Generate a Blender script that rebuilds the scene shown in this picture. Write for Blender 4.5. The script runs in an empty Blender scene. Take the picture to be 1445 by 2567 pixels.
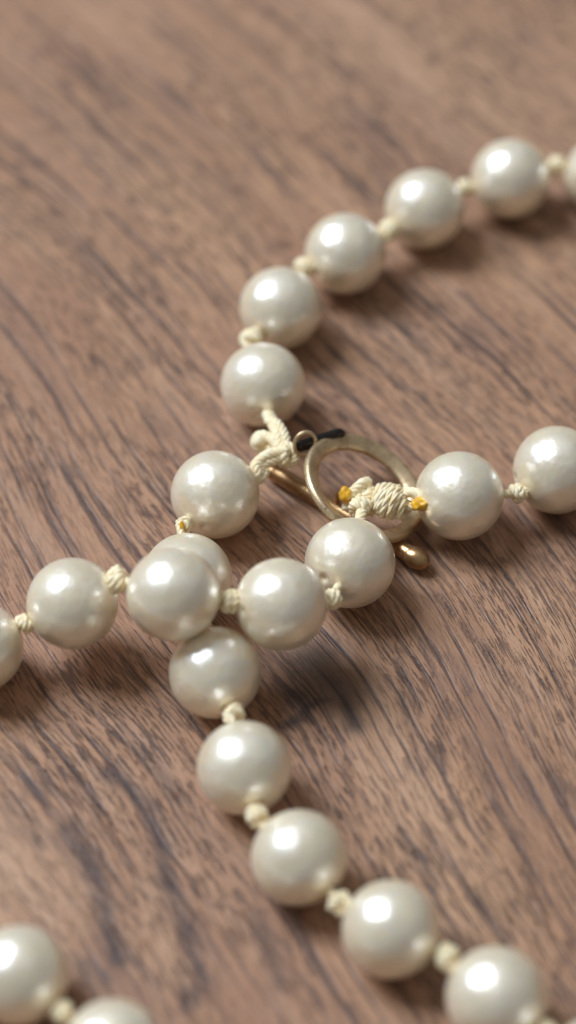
import bpy, bmesh, math, random
import numpy as np
from mathutils import Vector, Matrix, Quaternion, noise
random.seed(7)
S = bpy.context.scene
COL = S.collection

# ------------------------------------------------------------------ camera (1 unit = 1 cm)
R = 0.4                                   # pearl radius, 8 mm pearls
F = 6743.0; PW, PH = 1445, 2567
PITCH = math.radians(50); D0 = F * R / 110.9
FW = np.array([0, math.cos(PITCH), -math.sin(PITCH)])
UP = np.array([0, math.sin(PITCH), math.cos(PITCH)])
RT = np.array([1.0, 0, 0])
CAM = np.array([0, 0, R]) - FW * D0

def at(x, y, h):
    """point of the table scene seen at photo position (x, y), h cm above the tabletop"""
    d = FW * F + RT * (x - PW / 2) - UP * (y - PH / 2)
    return Vector(CAM + d * ((h - CAM[2]) / d[2]))

cd = bpy.data.cameras.new('camera'); cam = bpy.data.objects.new('camera', cd); COL.objects.link(cam)
cam.location = CAM; cam.rotation_euler = (math.radians(90) - PITCH, 0, 0)
cd.sensor_fit = 'VERTICAL'; cd.sensor_height = 36; cd.sensor_width = 24
cd.lens = F / PH * 36; cd.clip_start = 0.5; cd.clip_end = 2000
cd.dof.use_dof = True
cd.dof.focus_distance = F * R / 112.6
cd.dof.aperture_fstop = 0.116
cd.dof.aperture_blades = 0
S.camera = cam

# ------------------------------------------------------------------ room light
w = bpy.data.worlds.new('World'); S.world = w; w.use_nodes = True
bg = w.node_tree.nodes['Background']
bg.inputs[0].default_value = (0.98, 0.99, 1.0, 1); bg.inputs[1].default_value = 0.20

def area(name, direction, dist, sx, sy, power, color, roll=0):
    ld = bpy.data.lights.new(name, 'AREA'); ld.shape = 'RECTANGLE'; ld.size = sx; ld.size_y = sy
    ld.energy = power; ld.color = color
    o = bpy.data.objects.new(name, ld); COL.objects.link(o)
    d = Vector(direction).normalized(); o.location = d * dist
    q = d.to_track_quat('Z', 'Y'); o.rotation_euler = (q @ Quaternion((0, 0, 1), roll)).to_euler()
    return o
area('window_light', (-0.55, 0.31, 0.79), 150, 60, 80, 305000, (0.76, 0.86, 1.0), math.radians(20))
area('ceiling_bounce_light', (-0.10, 0.25, 0.97), 190, 300, 240, 45000, (0.92, 0.95, 1.0))

S.view_settings.view_transform = 'Standard'; S.view_settings.look = 'None'
S.view_settings.gamma = 1; S.view_settings.exposure = 0.0

# ------------------------------------------------------------------ helpers
def mat(name):
    m = bpy.data.materials.new(name); m.use_nodes = True
    nt = m.node_tree; nt.nodes.clear()
    out = nt.nodes.new('ShaderNodeOutputMaterial'); b = nt.nodes.new('ShaderNodeBsdfPrincipled')
    nt.links.new(b.outputs[0], out.inputs[0])
    return m, nt, b
def N(nt, typ, **kw):
    n = nt.nodes.new(typ)
    for k, v in kw.items():
        if k.startswith('i_'):
            key = k[2:]; n.inputs[int(key) if key.isdigit() else key.replace('_', ' ')].default_value = v
        else: setattr(n, k, v)
    return n
def L(nt, a, b): nt.links.new(a, b)
def mth(nt, op, a, b=None, c=None, clamp=False):
    n = nt.nodes.new('ShaderNodeMath'); n.operation = op; n.use_clamp = clamp
    for i, v in enumerate((a, b, c)):
        if v is None: continue
        if isinstance(v, (int, float)): n.inputs[i].default_value = v
        else: nt.links.new(v, n.inputs[i])
    return n.outputs[0]
def ramp(nt, v, stops, interp='LINEAR'):
    n = nt.nodes.new('ShaderNodeValToRGB'); n.color_ramp.interpolation = interp
    e = n.color_ramp.elements
    while len(e) < len(stops): e.new(0.5)
    for i, (p, c) in enumerate(stops):
        e[i].position = p; e[i].color = (c, c, c, 1) if isinstance(c, (int, float)) else (*c, 1)
    nt.links.new(v, n.inputs[0]); return n.outputs[0]
def mixc(nt, f, a, b, blend='MIX'):
    n = nt.nodes.new('ShaderNodeMix'); n.data_type = 'RGBA'; n.blend_type = blend
    for idx, v in ((0, f), (6, a), (7, b)):
        if isinstance(v, (int, float)): n.inputs[idx].default_value = v
        elif isinstance(v, tuple): n.inputs[idx].default_value = (*v, 1)
        else: nt.links.new(v, n.inputs[idx])
    return n.outputs[2]

# ------------------------------------------------------------------ wood
def wood_material():
    m, nt, b = mat('walnut_wood')
    uv = N(nt, 'ShaderNodeUVMap', uv_map='grain').outputs[0]
    wob = N(nt, 'ShaderNodeTexNoise', i_Scale=0.8, i_Detail=1.0)
    L(nt, uv, wob.inputs['Vector'])
    sub = N(nt, 'ShaderNodeVectorMath', operation='MULTIPLY_ADD')
    L(nt, wob.outputs['Color'], sub.inputs[0]); sub.inputs[1].default_value = (0.10, 0.0, 0); sub.inputs[2].default_value = (-0.05, 0, 0)
    add = N(nt, 'ShaderNodeVectorMath', operation='ADD'); L(nt, uv, add.inputs[0]); L(nt, sub.outputs[0], add.inputs[1])
    v = add.outputs[0]
    def nz(sx, sy, detail=2.0, rough=0.5, off=(0, 0, 0), dist=0.0):
        mp = N(nt, 'ShaderNodeMapping'); L(nt, v, mp.inputs[0])
        mp.inputs['Scale'].default_value = (sx, sy, 1); mp.inputs['Location'].default_value = off
        t = N(nt, 'ShaderNodeTexNoise', i_Scale=1.0, i_Detail=detail, i_Roughness=rough, i_Distortion=dist)
        L(nt, mp.outputs[0], t.inputs['Vector']); return t.outputs[0]
    broad = nz(0.55, 0.12, 2, 0.5, (3, 1, 0))
    tone = nz(0.9, 0.35, 2, 0.5, (11, 7, 2))
    band = nz(5.0, 0.26, 3, 0.55, (1, 2, 5), 0.0)
    streak = nz(14.0, 0.42, 3, 0.6, (4, 9, 1), 0.0)
    fibre = nz(70, 5.0, 3, 0.7, (0, 0, 9))
    pore = nz(50, 3.6, 3, 0.6, (7, 3, 3), 0.0)
    pore2 = nz(24, 1.3, 3, 0.6, (2, 8, 6), 0.0)
    pmask = ramp(nt, nz(1.6, 0.35, 2, 0.5, (9, 4, 4)), [(0.36, 0.25), (0.6, 1.0)])
    calm = N(nt, 'ShaderNodeAttribute', attribute_name='calm').outputs['Fac']
    # base tone
    c = mixc(nt, ramp(nt, broad, [(0.33, 0.0), (0.67, 1.0)]), (0.37, 0.190, 0.102), (0.50, 0.282, 0.156))
    c = mixc(nt, ramp(nt, tone, [(0.4, 0.0), (0.72, 0.6)]), c, (0.33, 0.165, 0.098))
    c = mixc(nt, ramp(nt, band, [(0.30, 0.42), (0.50, 0.0)]), c, (0.19, 0.095, 0.058))
    c = mixc(nt, ramp(nt, band, [(0.55, 0.0), (0.78, 0.5)]), c, (0.54, 0.345, 0.22))
    c = mixc(nt, mth(nt, 'MULTIPLY', calm, 0.45), c, (0.52, 0.315, 0.19))
    fib = ramp(nt, fibre, [(0.25, 0.72), (0.5, 1.0), (0.8, 1.22)])
    c = mixc(nt, 1.0, c, fib, 'MULTIPLY')
    st = mth(nt, 'MULTIPLY', ramp(nt, streak, [(0.35, 1.0), (0.415, 0.55), (0.455, 0.0)]), mth(nt, 'MULTIPLY_ADD', calm, -0.7, 0.85))
    c = mixc(nt, st, c, (0.085, 0.047, 0.036))
    pr = ramp(nt, pore, [(0.41, 1.0), (0.465, 0.0)])
    pr2 = ramp(nt, pore2, [(0.36, 1.0), (0.41, 0.0)])
    pall = mth(nt, 'MULTIPLY', mth(nt, 'MAXIMUM', pr, pr2), pmask)
    c = mixc(nt, mth(nt, 'MULTIPLY', pall, 0.78), c, (0.060, 0.038, 0.034))
    # wood figure that has a place of its own: dark streaks and the knot (vertex attribute)
    at_ = N(nt, 'ShaderNodeAttribute', attribute_name='figure')
    fg = at_.outputs['Fac']
    rag = ramp(nt, nz(16, 2.2, 3, 0.6, (5, 5, 5)), [(0.30, 0.25), (0.62, 1.2)])
    fg2 = mth(nt, 'MULTIPLY', fg, rag, clamp=True)
    c = mixc(nt, fg2, c, (0.078, 0.050, 0.043))
    kn = N(nt, 'ShaderNodeAttribute', attribute_name='knot').outputs['Fac']
    c = mixc(nt, mth(nt, 'MULTIPLY', kn, 0.92, clamp=True), c, (0.036, 0.026, 0.024))
    L(nt, c, b.inputs['Base Color'])
    rg = ramp(nt, fibre, [(0.2, 0.50), (0.8, 0.36)])
    L(nt, rg, b.inputs['Roughness']); b.inputs['Specular IOR Level'].default_value = 0.32
    h = mth(nt, 'MULTIPLY', fibre, 0.35)
    h = mth(nt, 'SUBTRACT', h, mth(nt, 'MULTIPLY', pall, 0.8))
    h = mth(nt, 'SUBTRACT', h, mth(nt, 'MULTIPLY', st, 0.5))
    h = mth(nt, 'SUBTRACT', h, mth(nt, 'MULTIPLY', fg2, 0.3))
    bp = N(nt, 'ShaderNodeBump', i_Strength=0.8, i_Distance=0.014); L(nt, h, bp.inputs['Height'])
    L(nt, bp.outputs[0], b.inputs['Normal'])
    return m

# grain directions read off the wood (photo position, angle of the fibres below horizontal)
GR = [(150,100,40),(300,250,42),(100,350,38),(400,500,45),(250,600,45),(500,800,48),(600,400,47),(1200,150,40),(1000,300,43),
      (100,1000,60),(300,1000,55),(450,1000,52),(100,1300,62),(300,1350,60),(450,1300,50),(1000,850,42),(1200,900,45),(1350,750,42),
      (1100,1050,42),(800,1050,43),(620,1350,40),(1300,1500,60),(1200,1600,55),(1100,1700,62),(1000,1750,70),(1000,1950,65),
      (1300,1950,58),(1150,2100,60),(1300,2200,62),(1000,2200,52),(850,2000,50),(940,1950,75),(100,1750,50),(300,1650,48),
      (300,1900,50),(450,1800,47),(400,2000,55),(100,1950,55),(200,2150,55),(260,2300,65),(450,2250,65),(500,2450,72),
      (100,2300,48),(600,2100,45),(700,2300,50),(800,2500,52),(1400,2500,60),(0,2500,50),(1400,100,40),(0,800,50)]
T0 = np.array([math.cos(math.radians(-55)), math.sin(math.radians(-55))]); N0 = np.array([-T0[1], T0[0]])
P, TT = [], []
for x, y, a in GR:
    p = np.array(at(x, y, 0))[:2]; q = np.array(at(x + 20*math.cos(math.radians(a)), y + 20*math.sin(math.radians(a)), 0))[:2]
    t = (q - p) / np.linalg.norm(q - p); P.append(p); TT.append(t)
P = np.array(P); TT = np.array(TT); NN = np.stack([-TT[:,1], TT[:,0]], 1)
cx, cy = np.meshgrid(np.linspace(-4, 4, 6), np.linspace(-7, 8.5, 10)); CE = np.stack([cx.ravel(), cy.ravel()], 1); SG = 2.1
def rbf_grad(p):
    d = p[:, None] - CE[None]; g = np.exp(-(d**2).sum(-1) / (2*SG*SG)); return g, -d / SG**2 * g[..., None]
g, dg = rbf_grad(P)
A1 = np.einsum('ijk,ik->ij', dg, TT); b1 = -(TT @ N0)
A2 = np.einsum('ijk,ik->ij', dg, NN) * 0.35; b2 = (1 - NN @ N0) * 0.35
A3 = np.eye(len(CE)) * 0.05
COEF = np.linalg.lstsq(np.vstack([A1, A2, A3]), np.concatenate([b1, b2, np.zeros(len(CE))]), rcond=None)[0]

STREAKS = [  # photo polylines, half width px, strength
 ([(170,2086),(218,2154),(242,2222),(262,2280),(271,2343),(291,2406)], 20, .95),
 ([(271,1941),(339,1984),(383,2037),(407,2134),(417,2197),(446,2275),(475,2343),(489,2406),(513,2454),(465,2522)], 17, .85),
 ([(215,2420),(262,2452)], 20, .65), ([(15,2004),(63,2052),(97,2115)], 16, .5), ([(73,1950),(107,1990)], 13, .6),
 ([(640,2294),(678,2377),(700,2470)], 17, .65), ([(1293,1907),(1330,1975),(1360,2036)], 8, .6), ([(1422,1969),(1470,2040)], 10, .7),
 ([(1298,2098),(1339,2196)], 12, .6), ([(1009,2082),(1051,2170),(1090,2230)], 8, .6), ([(1092,1814),(1104,1870),(1112,1938)], 9, .6),
 ([(1004,1731),(1030,1830),(1061,1943)], 6, .6), ([(999,1654),(1030,1720),(1056,1793)], 6, .7), ([(1123,1639),(1155,1690),(1180,1731)], 6, .65),
 ([(1102,1489),(1138,1541)], 5, .7), ([(1164,1855),(1210,1927),(1246,2020),(1303,2103)], 7, .65),
 ([(1055,1600),(1090,1690),(1120,1760),(1150,1800)], 6, .55), ([(1200,2230),(1290,2390),(1330,2470)], 12, .4), ([(1160,1560),(1240,1660),(1330,1760)], 5, .6),
 ([(230,1840),(300,1930),(360,2010)], 7, .4), ([(0,2020),(120,2180)], 8, .3), ([(520,1000),(560,1060),(600,1110)], 5, .4),
 ([(440,925),(500,1010),(545,1085)], 6, .5), ([(380,1045),(420,1090)], 7, .6), ([(330,880),(360,925)], 6, .5), ([(400,860),(425,905)], 6, .5),
 ([(1210,970),(1250,1020)], 6, .4), ([(1110,900),(1190,1000),(1270,1115)], 6, .5), ([(980,870),(1040,930)], 7, .45), ([(1010,1010),(1080,1090)], 6, .5),
 ([(450,390),(560,520),(650,640)], 9, .3), ([(280,540),(400,650)], 9, .35), ([(60,30),(240,200),(330,290)], 14, .3), ([(70,240),(200,360),(330,450)], 10, .3)]
KNOT = [([(717,1817),(753,1801),(769,1773),(797,1757),(825,1753)], 14, .9), ([(800,1690),(841,1716),(865,1749),(881,1797),(889,1817)], 20, .9),
        ([(790,1650),(810,1700),(850,1730)], 60, .85), ([(838,1594),(850,1598),(853,1610),(846,1616)], 4, .7), ([(750,1740),(820,1725)], 48, .75)]
def seg_field(X, Y, lines):
    out = np.zeros_like(X)
    for pts, wpx, s in lines:
        best = np.full_like(X, 1e9)
        pp = [np.array(at(x, y, 0))[:2] for x, y in pts]
        for a, b in zip(pp[:-1], pp[1:]):
            ab = b - a; t = np.clip(((X-a[0])*ab[0] + (Y-a[1])*ab[1]) / (ab@ab), 0, 1)
            best = np.minimum(best, (X-a[0]-t*ab[0])**2 + (Y-a[1]-t*ab[1])**2)
        out = np.maximum(out, s * np.exp(-best / (2 * (wpx/277.)**2)))
    return out

def axis(lo, hi, step, far, ratio=1.35):
    v = list(np.arange(lo, hi + 1e-6, step)); s = step
    a, b = lo, hi; left, right = [], []
    while a > -far: s *= ratio; a -= s; left.append(a)
    s = step
    while b < far: s *= ratio; b += s; right.append(b)
    return np.array(left[::-1] + v + right)
xs = axis(-3.3, 3.3, 0.035, 45); ys = axis(-6.4, 7.6, 0.045, 60)
X, Y = np.meshgrid(xs, ys); nx, ny = len(xs), len(ys)
XY = np.stack([X.ravel(), Y.ravel()], 1)
phi = XY @ N0 + rbf_grad(XY)[0] @ COEF; psi = XY @ T0
CALM = [([(40,2180),(110,2250)], 90, 1.0), ([(380,2230),(400,2330),(430,2450)], 34, .8), ([(560,2050),(600,2200)], 60, .6), ([(900,120),(1300,160),(1400,250)], 190, .9),
        ([(330,1830),(460,1960)], 26, .7), ([(1230,1700),(1330,1800)], 40, .4), ([(950,1980),(1010,2060)], 40, .5), ([(240,1750),(300,1800)], 30, .5), ([(250,30),(700,250)], 80, .5)]
calmv = seg_field(X, Y, CALM).ravel()
fig = seg_field(X, Y, STREAKS).ravel(); knt = seg_field(X, Y, KNOT).ravel()
THK = 2.0
i = np.arange(nx*ny).reshape(ny, nx)
quads = np.stack([i[:-1,:-1], i[:-1,1:], i[1:,1:], i[1:,:-1]], -1).reshape(-1, 4)
verts = np.concatenate([np.column_stack([XY, np.zeros(nx*ny)])])
me = bpy.data.meshes.new('tabletop')
per = list(i[0,:]) + list(i[1:,-1]) + list(i[-1,-2::-1]) + list(i[-2:0:-1,0])
low = np.column_stack([XY[per], np.full(len(per), -THK)])
nv = nx*ny; allv = np.vstack([verts, low]); K = len(per)
faces = quads.tolist() + [[per[k], nv+k, nv+(k+1)%K, per[(k+1)%K]] for k in range(K)] + [[nv+k for k in range(K)][::-1]]
me.from_pydata(allv.tolist(), [], faces)
uvl = me.uv_layers.new(name='grain')
U = np.concatenate([phi, phi[per]]); V = np.concatenate([psi, psi[per]])
li = np.zeros(len(me.loops), dtype=np.int32); me.loops.foreach_get('vertex_index', li)
uvl.data.foreach_set('uv', np.stack([U[li], V[li]], 1).astype(np.float32).ravel())
for nm, arr in (('figure', fig), ('knot', knt), ('calm', calmv)):
    a = me.attributes.new(nm, 'FLOAT', 'POINT'); a.data.foreach_set('value', np.concatenate([arr, arr[per]]).astype(np.float32))
me.materials.append(wood_material())
table = bpy.data.objects.new('tabletop', me); COL.objects.link(table)
table['kind'] = 'structure'; table['label'] = 'brown walnut wood tabletop with diagonal grain and a dark knot under the necklace'

# ------------------------------------------------------------------ materials of the necklace
def pearl_material():
    m, nt, b = mat('pearl_nacre')
    oi = N(nt, 'ShaderNodeObjectInfo'); tc = N(nt, 'ShaderNodeTexCoord')
    ad = N(nt, 'ShaderNodeVectorMath', operation='MULTIPLY_ADD'); L(nt, oi.outputs['Random'], ad.inputs[0])
    ad.inputs[1].default_value = (17, 31, 23); L(nt, tc.outputs['Object'], ad.inputs[2])
    n1 = N(nt, 'ShaderNodeTexNoise', i_Scale=5.0, i_Detail=2.0); L(nt, ad.outputs[0], n1.inputs['Vector'])
    n2 = N(nt, 'ShaderNodeTexNoise', i_Scale=22.0, i_Detail=3.0); L(nt, ad.outputs[0], n2.inputs['Vector'])
    c = mixc(nt, ramp(nt, n1.outputs[0], [(0.35, 0.0), (0.65, 1.0)]), (0.97, 0.785, 0.52), (0.95, 0.81, 0.60))
    c = mixc(nt, ramp(nt, n2.outputs[0], [(0.55, 0.0), (0.75, 0.25)]), c, (0.78, 0.66, 0.50))
    L(nt, c, b.inputs['Base Color'])
    b.inputs['Roughness'].default_value = 0.4
    b.inputs['Specular IOR Level'].default_value = 0.3
    b.inputs['Coat Weight'].default_value = 0.3; b.inputs['Coat Roughness'].default_value = 0.26; b.inputs['Coat IOR'].default_value = 1.5
    b.inputs['Subsurface Weight'].default_value = 0.7; b.inputs['Subsurface Radius'].default_value = (0.26, 0.17, 0.07)
    bp = N(nt, 'ShaderNodeBump', i_Strength=0.10, i_Distance=0.02); L(nt, n2.outputs[0], bp.inputs['Height'])
    bp2 = N(nt, 'ShaderNodeBump', i_Strength=0.55, i_Distance=0.03); L(nt, n1.outputs[0], bp2.inputs['Height']); L(nt, bp.outputs[0], bp2.inputs['Normal'])
    L(nt, bp2.outputs[0], b.inputs['Normal']); L(nt, bp2.outputs[0], b.inputs['Coat Normal'])
    gl = N(nt, 'ShaderNodeBsdfGlossy', i_Roughness=0.31, i_Color=(0.95, 0.92, 0.88, 1)); L(nt, bp2.outputs[0], gl.inputs['Normal'])
    mx = N(nt, 'ShaderNodeMixShader', i_0=0.45); L(nt, b.outputs[0], mx.inputs[1]); L(nt, gl.outputs[0], mx.inputs[2])
    L(nt, mx.outputs[0], [n for n in nt.nodes if n.type == 'OUTPUT_MATERIAL'][0].inputs[0])
    return m
def cord_material():
    m, nt, b = mat('cream_silk_cord')
    tc = N(nt, 'ShaderNodeTexCoord')
    n = N(nt, 'ShaderNodeTexNoise', i_Scale=9.0, i_Detail=3.0); L(nt, tc.outputs['Object'], n.inputs['Vector'])
    c = mixc(nt, ramp(nt, n.outputs[0], [(0.4, 0.0), (0.7, 1.0)]), (0.93, 0.81, 0.55), (0.88, 0.69, 0.38))
    uv = N(nt, 'ShaderNodeUVMap', uv_map='strand')
    mp = N(nt, 'ShaderNodeMapping'); L(nt, uv.outputs[0], mp.inputs[0]); mp.inputs['Scale'].default_value = (9, 1.5, 1)
    fn = N(nt, 'ShaderNodeTexNoise', i_Scale=1.0, i_Detail=2.0); L(nt, mp.outputs[0], fn.inputs['Vector'])
    L(nt, c, b.inputs['Base Color']); b.inputs['Roughness'].default_value = 0.5
    b.inputs['Subsurface Weight'].default_value = 0.4; b.inputs['Subsurface Radius'].default_value = (0.06, 0.045, 0.025)
    b.inputs['Sheen Weight'].default_value = 0.25; b.inputs['Sheen Roughness'].default_value = 0.4
    bp = N(nt, 'ShaderNodeBump', i_Strength=0.5, i_Distance=0.008); L(nt, fn.outputs[0], bp.inputs['Height']); L(nt, bp.outputs[0], b.inputs['Normal'])
    return m
def metal_material(name, col, dark, rough, wear):
    m, nt, b = mat(name)
    tc = N(nt, 'ShaderNodeTexCoord')
    n = N(nt, 'ShaderNodeTexNoise', i_Scale=7.0, i_Detail=4.0, i_Roughness=0.65); L(nt, tc.outputs['Object'], n.inputs['Vector'])
    sp = N(nt, 'ShaderNodeTexNoise', i_Scale=38.0, i_Detail=2.0); L(nt, tc.outputs['Object'], sp.inputs['Vector'])
    c = mixc(nt, ramp(nt, n.outputs[0], [(0.45, 0.0), (0.75, wear)]), col, dark)
    c = mixc(nt, ramp(nt, sp.outputs[0], [(0.66, 0.0), (0.71, 0.8)]), c, (0.10, 0.055, 0.04))
    L(nt, c, b.inputs['Base Color']); b.inputs['Metallic'].default_value = 0.85
    L(nt, ramp(nt, n.outputs[0], [(0.3, rough - 0.06), (0.7, rough + 0.1)]), b.inputs['Roughness'])
    bp = N(nt, 'ShaderNodeBump', i_Strength=0.25, i_Distance=0.006); L(nt, sp.outputs[0], bp.inputs['Height']); L(nt, bp.outputs[0], b.inputs['Normal'])
    return m
def amber_material():
    m, nt, b = mat('amber_glue')
    tc = N(nt, 'ShaderNodeTexCoord')
    n = N(nt, 'ShaderNodeTexNoise', i_Scale=16.0, i_Detail=3.0); L(nt, tc.outputs['Object'], n.inputs['Vector'])
    L(nt, mixc(nt, ramp(nt, n.outputs[0], [(0.4, 0.0), (0.6, 1.0)]), (0.78, 0.38, 0.015), (0.86, 0.55, 0.06)), b.inputs['Base Color'])
    b.inputs['Roughness'].default_value = 0.28; b.inputs['Subsurface Weight'].default_value = 0.5
    b.inputs['Subsurface Radius'].default_value = (0.06, 0.03, 0.005)
    bp = N(nt, 'ShaderNodeBump', i_Strength=0.5, i_Distance=0.02); L(nt, n.outputs[0], bp.inputs['Height']); L(nt, bp.outputs[0], b.inputs['Normal'])
    return m
M_PEARL = pearl_material(); M_CORD = cord_material(); M_AMBER = amber_material()
M_GOLD = metal_material('worn_gold_metal', (0.66, 0.49, 0.29), (0.28, 0.18, 0.10), 0.40, 0.85)
M_BRONZE = metal_material('bronzed_gold_metal', (0.46, 0.28, 0.13), (0.24, 0.13, 0.06), 0.30, 0.8)
M_BLACK = metal_material('blackened_metal', (0.045, 0.040, 0.036), (0.02, 0.018, 0.016), 0.24, 0.8)

# ------------------------------------------------------------------ mesh makers
def link(name, me, parent=None, loc=None, rot=None, label=None):
    o = bpy.data.objects.new(name, me); COL.objects.link(o)
    if parent: o.parent = parent
    if loc is not None: o.location = loc
    if rot is not None: o.rotation_euler = rot
    if label: o['label'] = label
    return o
def smooth_path(pts, step=0.012, closed=False):
    """Catmull-Rom through pts, evenly resampled"""
    P = [np.array(p, float) for p in pts]; n = len(P); out = []
    rng = range(n if closed else n - 1)
    for k in rng:
        p1, p2 = P[k], P[(k+1) % n]
        p0 = P[k-1] if (closed or k > 0) else 2*p1 - p2
        p3 = P[(k+2) % n] if (closed or k + 2 < n) else 2*p2 - p1
        m = max(2, int(np.linalg.norm(p2-p1) / step))
        for j in range(m):
            t = j / m
            out.append(0.5*((2*p1) + (-p0+p2)*t + (2*p0-5*p1+4*p2-p3)*t*t + (-p0+3*p1-3*p2+p3)*t**3))
    if not closed: out.append(P[-1])
    return np.array(out)
def frames(C, closed=False):
    T = np.gradient(C, axis=0) if not closed else np.roll(C, -1, 0) - np.roll(C, 1, 0)
    T /= np.linalg.norm(T, axis=1)[:, None] + 1e-12
    a = np.array([0, 0, 1.0]) if abs(T[0][2]) < .9 else np.array([1.0, 0, 0])
    n = np.cross(T[0], a); n /= np.linalg.norm(n); Ns = [n]
    for k in range(1, len(C)):
        n = Ns[-1] - T[k] * (Ns[-1] @ T[k]); n /= np.linalg.norm(n) + 1e-12; Ns.append(n)
    Ns = np.array(Ns)
    if closed:
        q = Ns[0]; e = Ns[-1] - T[0]*(Ns[-1]@T[0]); e /= np.linalg.norm(e)
        ang = math.atan2(np.cross(e, q) @ T[0], e @ q)
        for k in range(len(C)):
            a_ = ang*k/len(C); Ns[k] = Ns[k]*math.cos(a_) + np.cross(T[k], Ns[k])*math.sin(a_)
    return T, Ns, np.cross(T, Ns)
def sweep(V, Fc, UVs, C, rad, sides=8, closed=False, flat=(1, 1), cap=True, sq=1.0):
    """tube around path C, appended to the lists"""
    T, Nn, B = frames(C, closed); n = len(C); base = len(V)
    rad = np.broadcast_to(rad, (n,)); s = 0
    for k in range(n):
        if k: s += np.linalg.norm(C[k]-C[k-1])
        for j in range(sides):
            a = 2*math.pi*j/sides
            ca, sa = math.cos(a), math.sin(a); ca = math.copysign(abs(ca)**sq, ca); sa = math.copysign(abs(sa)**sq, sa)
            V.append(tuple(C[k] + rad[k]*(flat[0]*ca*Nn[k] + flat[1]*sa*B[k]))); UVs.append((j/sides, s))
    for k in range(n if closed else n-1):
        k2 = (k+1) % n
        for j in range(sides):
            j2 = (j+1) % sides
            Fc.append((base+k*sides+j, base+k*sides+j2, base+k2*sides+j2, base+k2*sides+j))
    if cap and not closed:
        for k, sg in ((0, -1), (n-1, 1)):
            V.append(tuple(C[k] + T[k]*sg*rad[k]*0.6)); UVs.append((0, 0)); c = len(V)-1
            for j in range(sides):
                j2 = (j+1) % sides; a, b_ = base+k*sides+j, base+k*sides+j2
                Fc.append((c, b_, a) if sg < 0 else (c, a, b_))
def to_mesh(name, V, Fc, UVs, material):
    me = bpy.data.meshes.new(name); me.from_pydata(V, [], Fc); me.materials.append(material)
    uv = me.uv_layers.new(name='strand'); ua = np.array(UVs, np.float32)
    li = np.zeros(len(me.loops), np.int32); me.loops.foreach_get('vertex_index', li); uv.data.foreach_set('uv', ua[li].ravel())
    me.polygons.foreach_set('use_smooth', [True]*len(me.polygons)); me.update(); return me
def cord_mesh(name, pts, rho=0.045, plies=3, pitch=0.20, step=0.014, closed=False, material=None, swell=None, jitter=0.0):
    """a twisted cord: plies wound round the path"""
    C = smooth_path(pts, step, closed); T, Nn, B = frames(C, closed)
    s = np.concatenate([[0], np.cumsum(np.linalg.norm(np.diff(C, axis=0), axis=1))])
    sw = np.ones(len(C)) if swell is None else np.interp(np.linspace(0, 1, len(C)), np.linspace(0, 1, len(swell)), swell)
    V, Fc, UVs = [], [], []
    off, rp = (0.5*rho, 0.60*rho) if plies == 3 else (0.5*rho, 0.62*rho)
    if plies > 3: off, rp = 0.56*rho, 0.50*rho
    for k in range(plies):
        a = 2*math.pi*(s/pitch + k/plies)
        Ck = C + ((off*sw)[:, None])*(np.cos(a)[:, None]*Nn + np.sin(a)[:, None]*B)
        if jitter: Ck = Ck + np.array([list(noise.noise_vector(Vector(c)*25 + Vector((k*9, 0, 0)))) for c in Ck])*jitter
        sweep(V, Fc, UVs, Ck, rp*sw, 7)
    return to_mesh(name, V, Fc, UVs, material or M_CORD)
def tube_mesh(name, pts, r, material, closed=False, sides=16, flat=(1, 1), step=0.02, rads=None, sq=1.0):
    C = smooth_path(pts, step, closed)
    rad = r if rads is None else np.interp(np.linspace(0, 1, len(C)), np.linspace(0, 1, len(rads)), rads)
    V, Fc, UVs = [], [], []; sweep(V, Fc, UVs, C, rad, sides, closed, flat, sq=sq); return to_mesh(name, V, Fc, UVs, material)
def circle(c, r, n1, n2, k=40):
    return [tuple(np.array(c) + r*(math.cos(2*math.pi*j/k)*np.array(n1) + math.sin(2*math.pi*j/k)*np.array(n2))) for j in range(k)]
def blob_mesh(name, r, material, seed, rough=0.25, stretch=(1, 1, 1), sub=3):
    bm = bmesh.new(); bmesh.ops.create_icosphere(bm, subdivisions=sub, radius=1)
    for v in bm.verts:
        p = v.co.copy(); d = 1 + rough*noise.noise(p*1.7 + Vector((seed, 0, 0))) + rough*0.5*noise.noise(p*4 + Vector((0, seed, 0)))
        v.co = Vector((p.x*stretch[0], p.y*stretch[1], p.z*stretch[2]))*r*d
    me = bpy.data.meshes.new(name); bm.to_mesh(me); bm.free(); me.materials.append(material)
    me.polygons.foreach_set('use_smooth', [True]*len(me.polygons)); return me

# ------------------------------------------------------------------ the necklace
neck = bpy.data.objects.new('pearl_necklace', None); COL.objects.link(neck)
neck['label'] = 'knotted double strand necklace of cream pearls with worn gold toggle clasp on wooden tabletop'
neck['category'] = 'necklace'
neck.empty_display_size = 0.5

def pearl_mesh():
    bm = bmesh.new(); bmesh.ops.create_uvsphere(bm, u_segments=72, v_segments=48, radius=R)
    for v in bm.verts:
        d = math.hypot(v.co.x, v.co.y)
        if d < 0.05: v.co.z *= 1 - 0.09*(1 - d/0.05)        # drill hole dimple where the cord enters
    me = bpy.data.meshes.new('pearl'); bm.to_mesh(me); bm.free(); me.materials.append(M_PEARL)
    me.polygons.foreach_set('use_smooth', [True]*len(me.polygons)); return me
PM = pearl_mesh()

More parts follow.
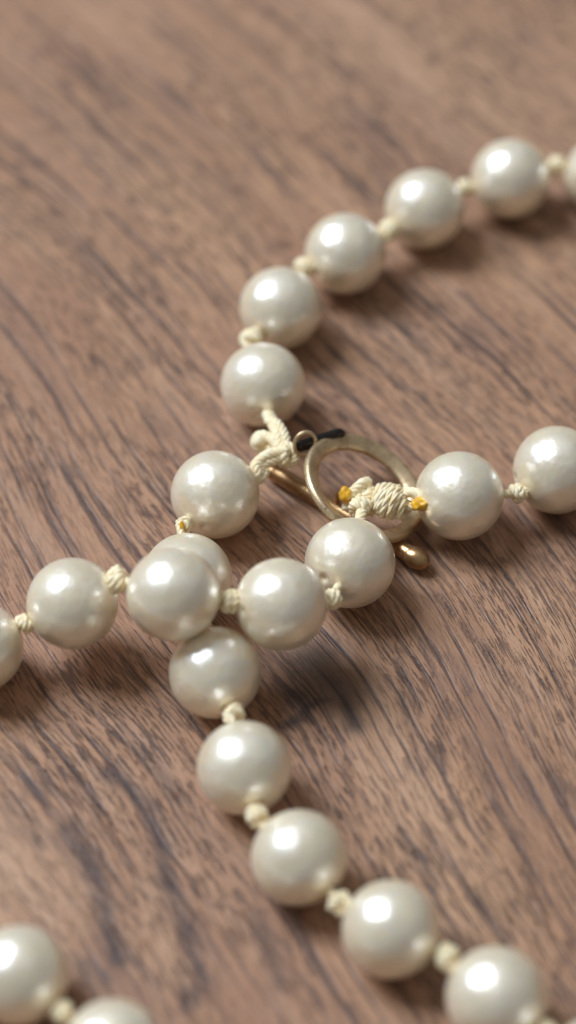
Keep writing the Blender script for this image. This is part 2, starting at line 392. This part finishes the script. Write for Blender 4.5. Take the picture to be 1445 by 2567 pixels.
def knot_path(p, q, c, rho, turns, ph, bulk):
    """small overhand knot centred on c, its cord running into the drill holes of the pearls at p and q"""
    d = (q - p).normalized(); rot = d.to_track_quat('X', 'Z')
    def lc(x, y, z): return tuple(c + rot @ Vector((x, y, z)))
    u0 = (c - p).normalized(); u1 = (c - q).normalized()
    rr = rho*bulk; w_ = rho*1.15
    pts = [tuple(p + u0*(R-0.12)), tuple(p + u0*(R-0.01)), lc(0, 0, 0), lc(w_*0.9, 0.25*rr*math.cos(ph), 0.25*rr*math.sin(ph))]
    k = 7
    for j in range(int(turns*k) + 1):
        a = ph + 2*math.pi*j/k; u = j/(turns*k)
        pts.append(lc(w_*(1 - 2*u), rr*math.cos(a), rr*math.sin(a)))
    a = ph + 2*math.pi*turns
    pts += [lc(-w_*0.2, rr*1.15*math.cos(a+.8), rr*1.15*math.sin(a+.8)), lc(w_*1.2, rr*0.75*math.cos(a+1.3), rr*0.75*math.sin(a+1.3))]
    pts += [tuple(q + u1*(R-0.01)), tuple(q + u1*(R-0.12))]
    return [tuple(Vector(v) - c) for v in pts]
def knot(p, q, seed, spot=None, size=1.0):
    """cord with its knot in the gap between pearl centres p and q"""
    rnd = random.Random(seed)
    c = (p + q)/2 if spot is None else at(spot[0], spot[1], (p.z + q.z)/2)
    # a knot cannot lie inside a pearl: push it out of both
    for _ in range(4):
        for e in (p, q):
            v = c - e
            if v.length < R + 0.055: c = e + v.normalized()*(R + 0.055)
    rho = 0.037*size*rnd.uniform(0.90, 1.14)
    me = cord_mesh('knot', knot_path(p, q, c, rho, rnd.uniform(1.3, 2.0), rnd.uniform(0, 6.28), rnd.uniform(1.4, 1.8)), rho, 3, 0.14, 0.012, jitter=0.010)
    return link('knot', me, neck, c)
def strand(pts, seed, spots={}, sizes={}):
    W = [at(x, y, h*R) for x, y, h in pts]
    for k, c in enumerate(W):
        a = W[k-1] if k > 0 else None; b = W[k+1] if k+1 < len(W) else None
        d = ((b - c) if a is None else (c - a) if b is None else (b - a))
        o = link('pearl', PM, neck, c); q = d.to_track_quat('Z', 'Y') @ Quaternion((0, 0, 1), random.uniform(0, 6.28))
        o.rotation_euler = q.to_euler(); rr = random.Random(seed*31+k); s = 1 + rr.uniform(-.014, .012); o.scale = (s, s, s*rr.uniform(0.985, 1.0))
    for k in range(len(W)-1):
        knot(W[k], W[k+1], seed*100+k, spots.get(k), sizes.get(k, 1.0))
    return W

A = strand([(1720,500,1),(1512,440,1),(1280,448,1),(1065,524,1),(866,636,1),(704,772,1),(660,965,1)], 1, {1:(1392,415), 2:(1168,470), 3:(975,578), 4:(760,672), 5:(632,850)})
B = strand([(540,1240,1),(470,1448,1),(540,1686,1),(613,1925,1),(750,2150,1),(980,2330,1),(1245,2500,1),(1500,2680,1)], 2, {0:(465,1312), 2:(586,1792), 3:(645,2045), 4:(850,2262), 5:(1122,2400)}, {3:1.12, 4:1.12, 5:1.15})
C = strand([(878,1411,1.12),(705,1515,2.0),(435,1490,2.48),(182,1513,1.6),(-55,1622,1.05),(-270,1770,1),(-390,1990,1),(-350,2230,1),(-175,2390,1),(48,2445,1),(283,2635,1),(520,2790,1)], 3, {0:(832,1503), 1:(578,1508), 2:(288,1458), 3:(62,1565), 9:(160,2537)}, {1:1.1, 2:1.1})
D = strand([(1152,1243,1.1),(1396,1178,1),(1640,1150,1)], 4, {0:(1297,1237)})

# --- toggle ring, tilted: its left side is propped up by the bar and the small loop
rc = at(912, 1226, 0.36); tilt = math.radians(26)
e1 = (math.cos(tilt), 0.0, -math.sin(tilt)); e2 = (0.0, 1.0, 0.0)
ring = link('toggle_ring', tube_mesh('toggle_ring', circle(rc, 0.535, e1, e2, 64), 0.078, M_GOLD, True, 28, (1.0, 0.58), sq=0.66), neck, label='worn pale gold toggle ring')
# small loop that the two lower strands are tied to
lc = at(872, 1262, 0.24)
link('ring_loop', tube_mesh('ring_loop', circle(lc, 0.115, (0.35, -0.1, 0.93), (-0.75, 0.6, 0.2), 28), 0.030, M_BRONZE, True, 12), ring)
# --- toggle bar lying on the wood under the ring
b0, b1 = at(690, 1184, 0.115), at(1042, 1398, 0.115); bd = (b1 - b0)
rads = [0.080, 0.082, 0.078, 0.070, 0.068, 0.068, 0.068, 0.068, 0.068, 0.068, 0.068, 0.078, 0.092]
bar = link('toggle_bar', tube_mesh('toggle_bar', [tuple(b0 + bd*k/12) for k in range(13)], 0.06, M_BRONZE, False, 20, (1, 1), 0.02, rads), neck, label='bronzed toggle bar under the ring')
for p, s, st in ((b1, 0.100, (1.5, 0.98, 0.98)), (b0, 0.082, (1.3, 1, 1))):
    o = link('bar_tip', blob_mesh('bar_tip', s, M_BRONZE, 3, 0.03, st, 4), bar, p); o.rotation_euler = bd.to_track_quat('X', 'Z').to_euler()
mid = at(775, 1236, 0.12)
# black link from the bar's little loop
k0, k1 = np.array(at(758, 1114, 0.58)), np.array(at(846, 1086, 0.56)); kd = k1 - k0
kz = np.array([0.10, 0.35, -0.93]); kz /= np.linalg.norm(kz); hw = 0.03
st = [tuple(k0 + kd*u - kz*hw*0.0) for u in (0, .25, .5, .75, 1)] + [tuple(k1 + kd*0.10 + kz*hw)] + [tuple(k0 + kd*u + kz*hw*2) for u in (1, .75, .5, .25, 0)] + [tuple(k0 - kd*0.10 + kz*hw)]
link('bar_link', tube_mesh('bar_link', st, 0.045, M_BLACK, True, 16), bar, label='blackened metal link')
sl = at(765, 1112, 0.60)
link('bar_loop', tube_mesh('bar_loop', circle(sl, 0.112, (0.80, 0.35, 0.28), (-0.30, 0.35, 0.83), 32), 0.019, M_GOLD, True, 12), bar, label='small thin gold loop')

# --- upper clasp knots: the two upper strands are tied to the small loop
def cordp(pts, rho=0.055, name='knot', label=None, pitch=0.26, plies=5, swell=None, jitter=0.005):
    return link(name, cord_mesh(name, [tuple(at(*p)) for p in pts], rho, plies, pitch, 0.012, swell=swell, jitter=jitter), neck, label=label)
def coil(center, axis, r, n, rho, length, bulge=0.3, label=None, name='knot', ph=0, plies=3, pitch=0.14):
    ax = np.array(axis, float); ax /= np.linalg.norm(ax); u = np.cross(ax, [0, 0, 1.0]); u /= np.linalg.norm(u); v = np.cross(ax, u)
    pts = []; m = int(n*12)
    for j in range(m+1):
        t = j/m; rr = r*(1 - bulge*(2*t-1)**2)*(1 + .14*noise.noise(Vector((t*n*1.3, r*90, ph)))); a = ph + 2*math.pi*n*t
        pts.append(tuple(np.array(center) + ax*(length*(t-.5) + .35*r*math.sin(a*.5 + ph)*noise.noise(Vector((t*5, 3, r*50)))) + rr*(math.cos(a)*u + math.sin(a)*v)))
    return link(name, cord_mesh(name, pts, rho, plies, pitch, 0.014, jitter=0.007), neck, label=label)
cordp([(668,1030,.42),(680,1052,.46),(690,1070,.50),(700,1092,.52),(706,1118,.50),(716,1140,.48)], .060, 'cord')
cordp([(672,1052,.48),(694,1062,.54),(710,1085,.54),(716,1112,.52),(700,1132,.46),(686,1120,.42)], .048, 'cord')
cordp([(700,1120,.50),(684,1104,.50),(664,1092,.48),(648,1094,.45),(640,1108,.42),(650,1120,.40),(672,1122,.40),(696,1122,.44)], .050, 'cord', label='loose cream cord loop below the upper pearls')
link('cord_end', blob_mesh('cord_end', .078, M_CORD, 5, .12, (1, 1, 1.1)), neck, at(652, 1106, .44), label='rounded cream cord end')
coil(at(713, 1142, .44), (0.75, -0.35, 0.15), .068, 2.6, .046, .15, .25, 'tight cream knot beside the small gold loop')
cordp([(700,1114,.50),(718,1114,.53),(736,1126,.52),(743,1140,.48),(738,1154,.44),(724,1162,.40),(706,1150,.42)], .040, 'cord')
cordp([(722,1128,.52),(700,1134,.50),(676,1140,.50),(656,1152,.49),(642,1170,.47),(645,1188,.44),(632,1200,.40)], .056, 'cord')
cordp([(700,1148,.46),(682,1156,.46),(664,1164,.46),(652,1178,.44),(656,1196,.40),(640,1206,.38)], .050, 'cord')
coil(at(650, 1180, .42), (0.5, -0.9, -0.1), .052, 1.6, .038, .11, .2)

# --- lower clasp knots with their amber glued tips
DZ = 0.0
coil(at(976, 1256, .44), (0.95, -0.45, -0.15), .145, 7.4, .029, .31, .55, 'large wound cream knot inside the toggle ring', ph=1.0, plies=3, pitch=0.30)
link('knot_core', blob_mesh('knot_core', .14, M_CORD, 8, .08, (1.15, 1, 1)), neck, at(976, 1256, .43))
coil(at(1006, 1274, .40), (0.6, -0.9, 0.1), .075, 2.2, .040, .12, .3)
cordp([(1000,1240,.50),(1020,1236,.54),(1040,1238,.55),(1052,1250,.53),(1046,1266,.49),(1028,1270,.45),(1014,1262,.45)], .040, 'cord')
cordp([(1010,1232,.46),(1032,1230,.50),(1056,1236,.52),(1075,1240,.50)], .036, 'cord')
link('glued_tip', blob_mesh('glued_tip', .066, M_AMBER, 2, .55, (1.2, .85, .9)), neck, at(1057, 1265, .54), label='amber glued cord tip beside the right pearl')
coil(at(912, 1226, .42), (-0.8, -0.45, -0.1), .058, 2.4, .040, .14, .25, 'small cream knot with amber tip')
cordp([(925,1208,.48),(910,1212,.50),(893,1226,.47),(880,1240,.43),(868,1244,.42)], .050, 'cord')
cordp([(932,1226,.44),(920,1245,.44),(898,1256,.40),(878,1264,.34),(868,1276,.28)], .048, 'cord')
link('glued_tip', blob_mesh('glued_tip', .072, M_AMBER, 9, .5, (.9, .95, 1.1)), neck, at(869, 1239, .44), label='amber glued cord tip left of the wound knot')
coil(at(905, 1270, .42), (0.55, 0.85, 0.2), .062, 2.6, .042, .14, .2)
cordp([(925,1250,.40),(912,1270,.42),(905,1295,.44),(898,1330,.44)], .052, 'cord')
cordp([(938,1236,.42),(950,1250,.42),(945,1268,.38),(925,1285,.34)], .045, 'cord')
link('glued_tip', blob_mesh('glued_tip', .030, M_AMBER, 4, .2, (.7, 1, 1.7)), neck, at(463, 1310, .46) + Vector((-.02, -.09, .07)), label='small amber glue spot on the knot between two left pearls')
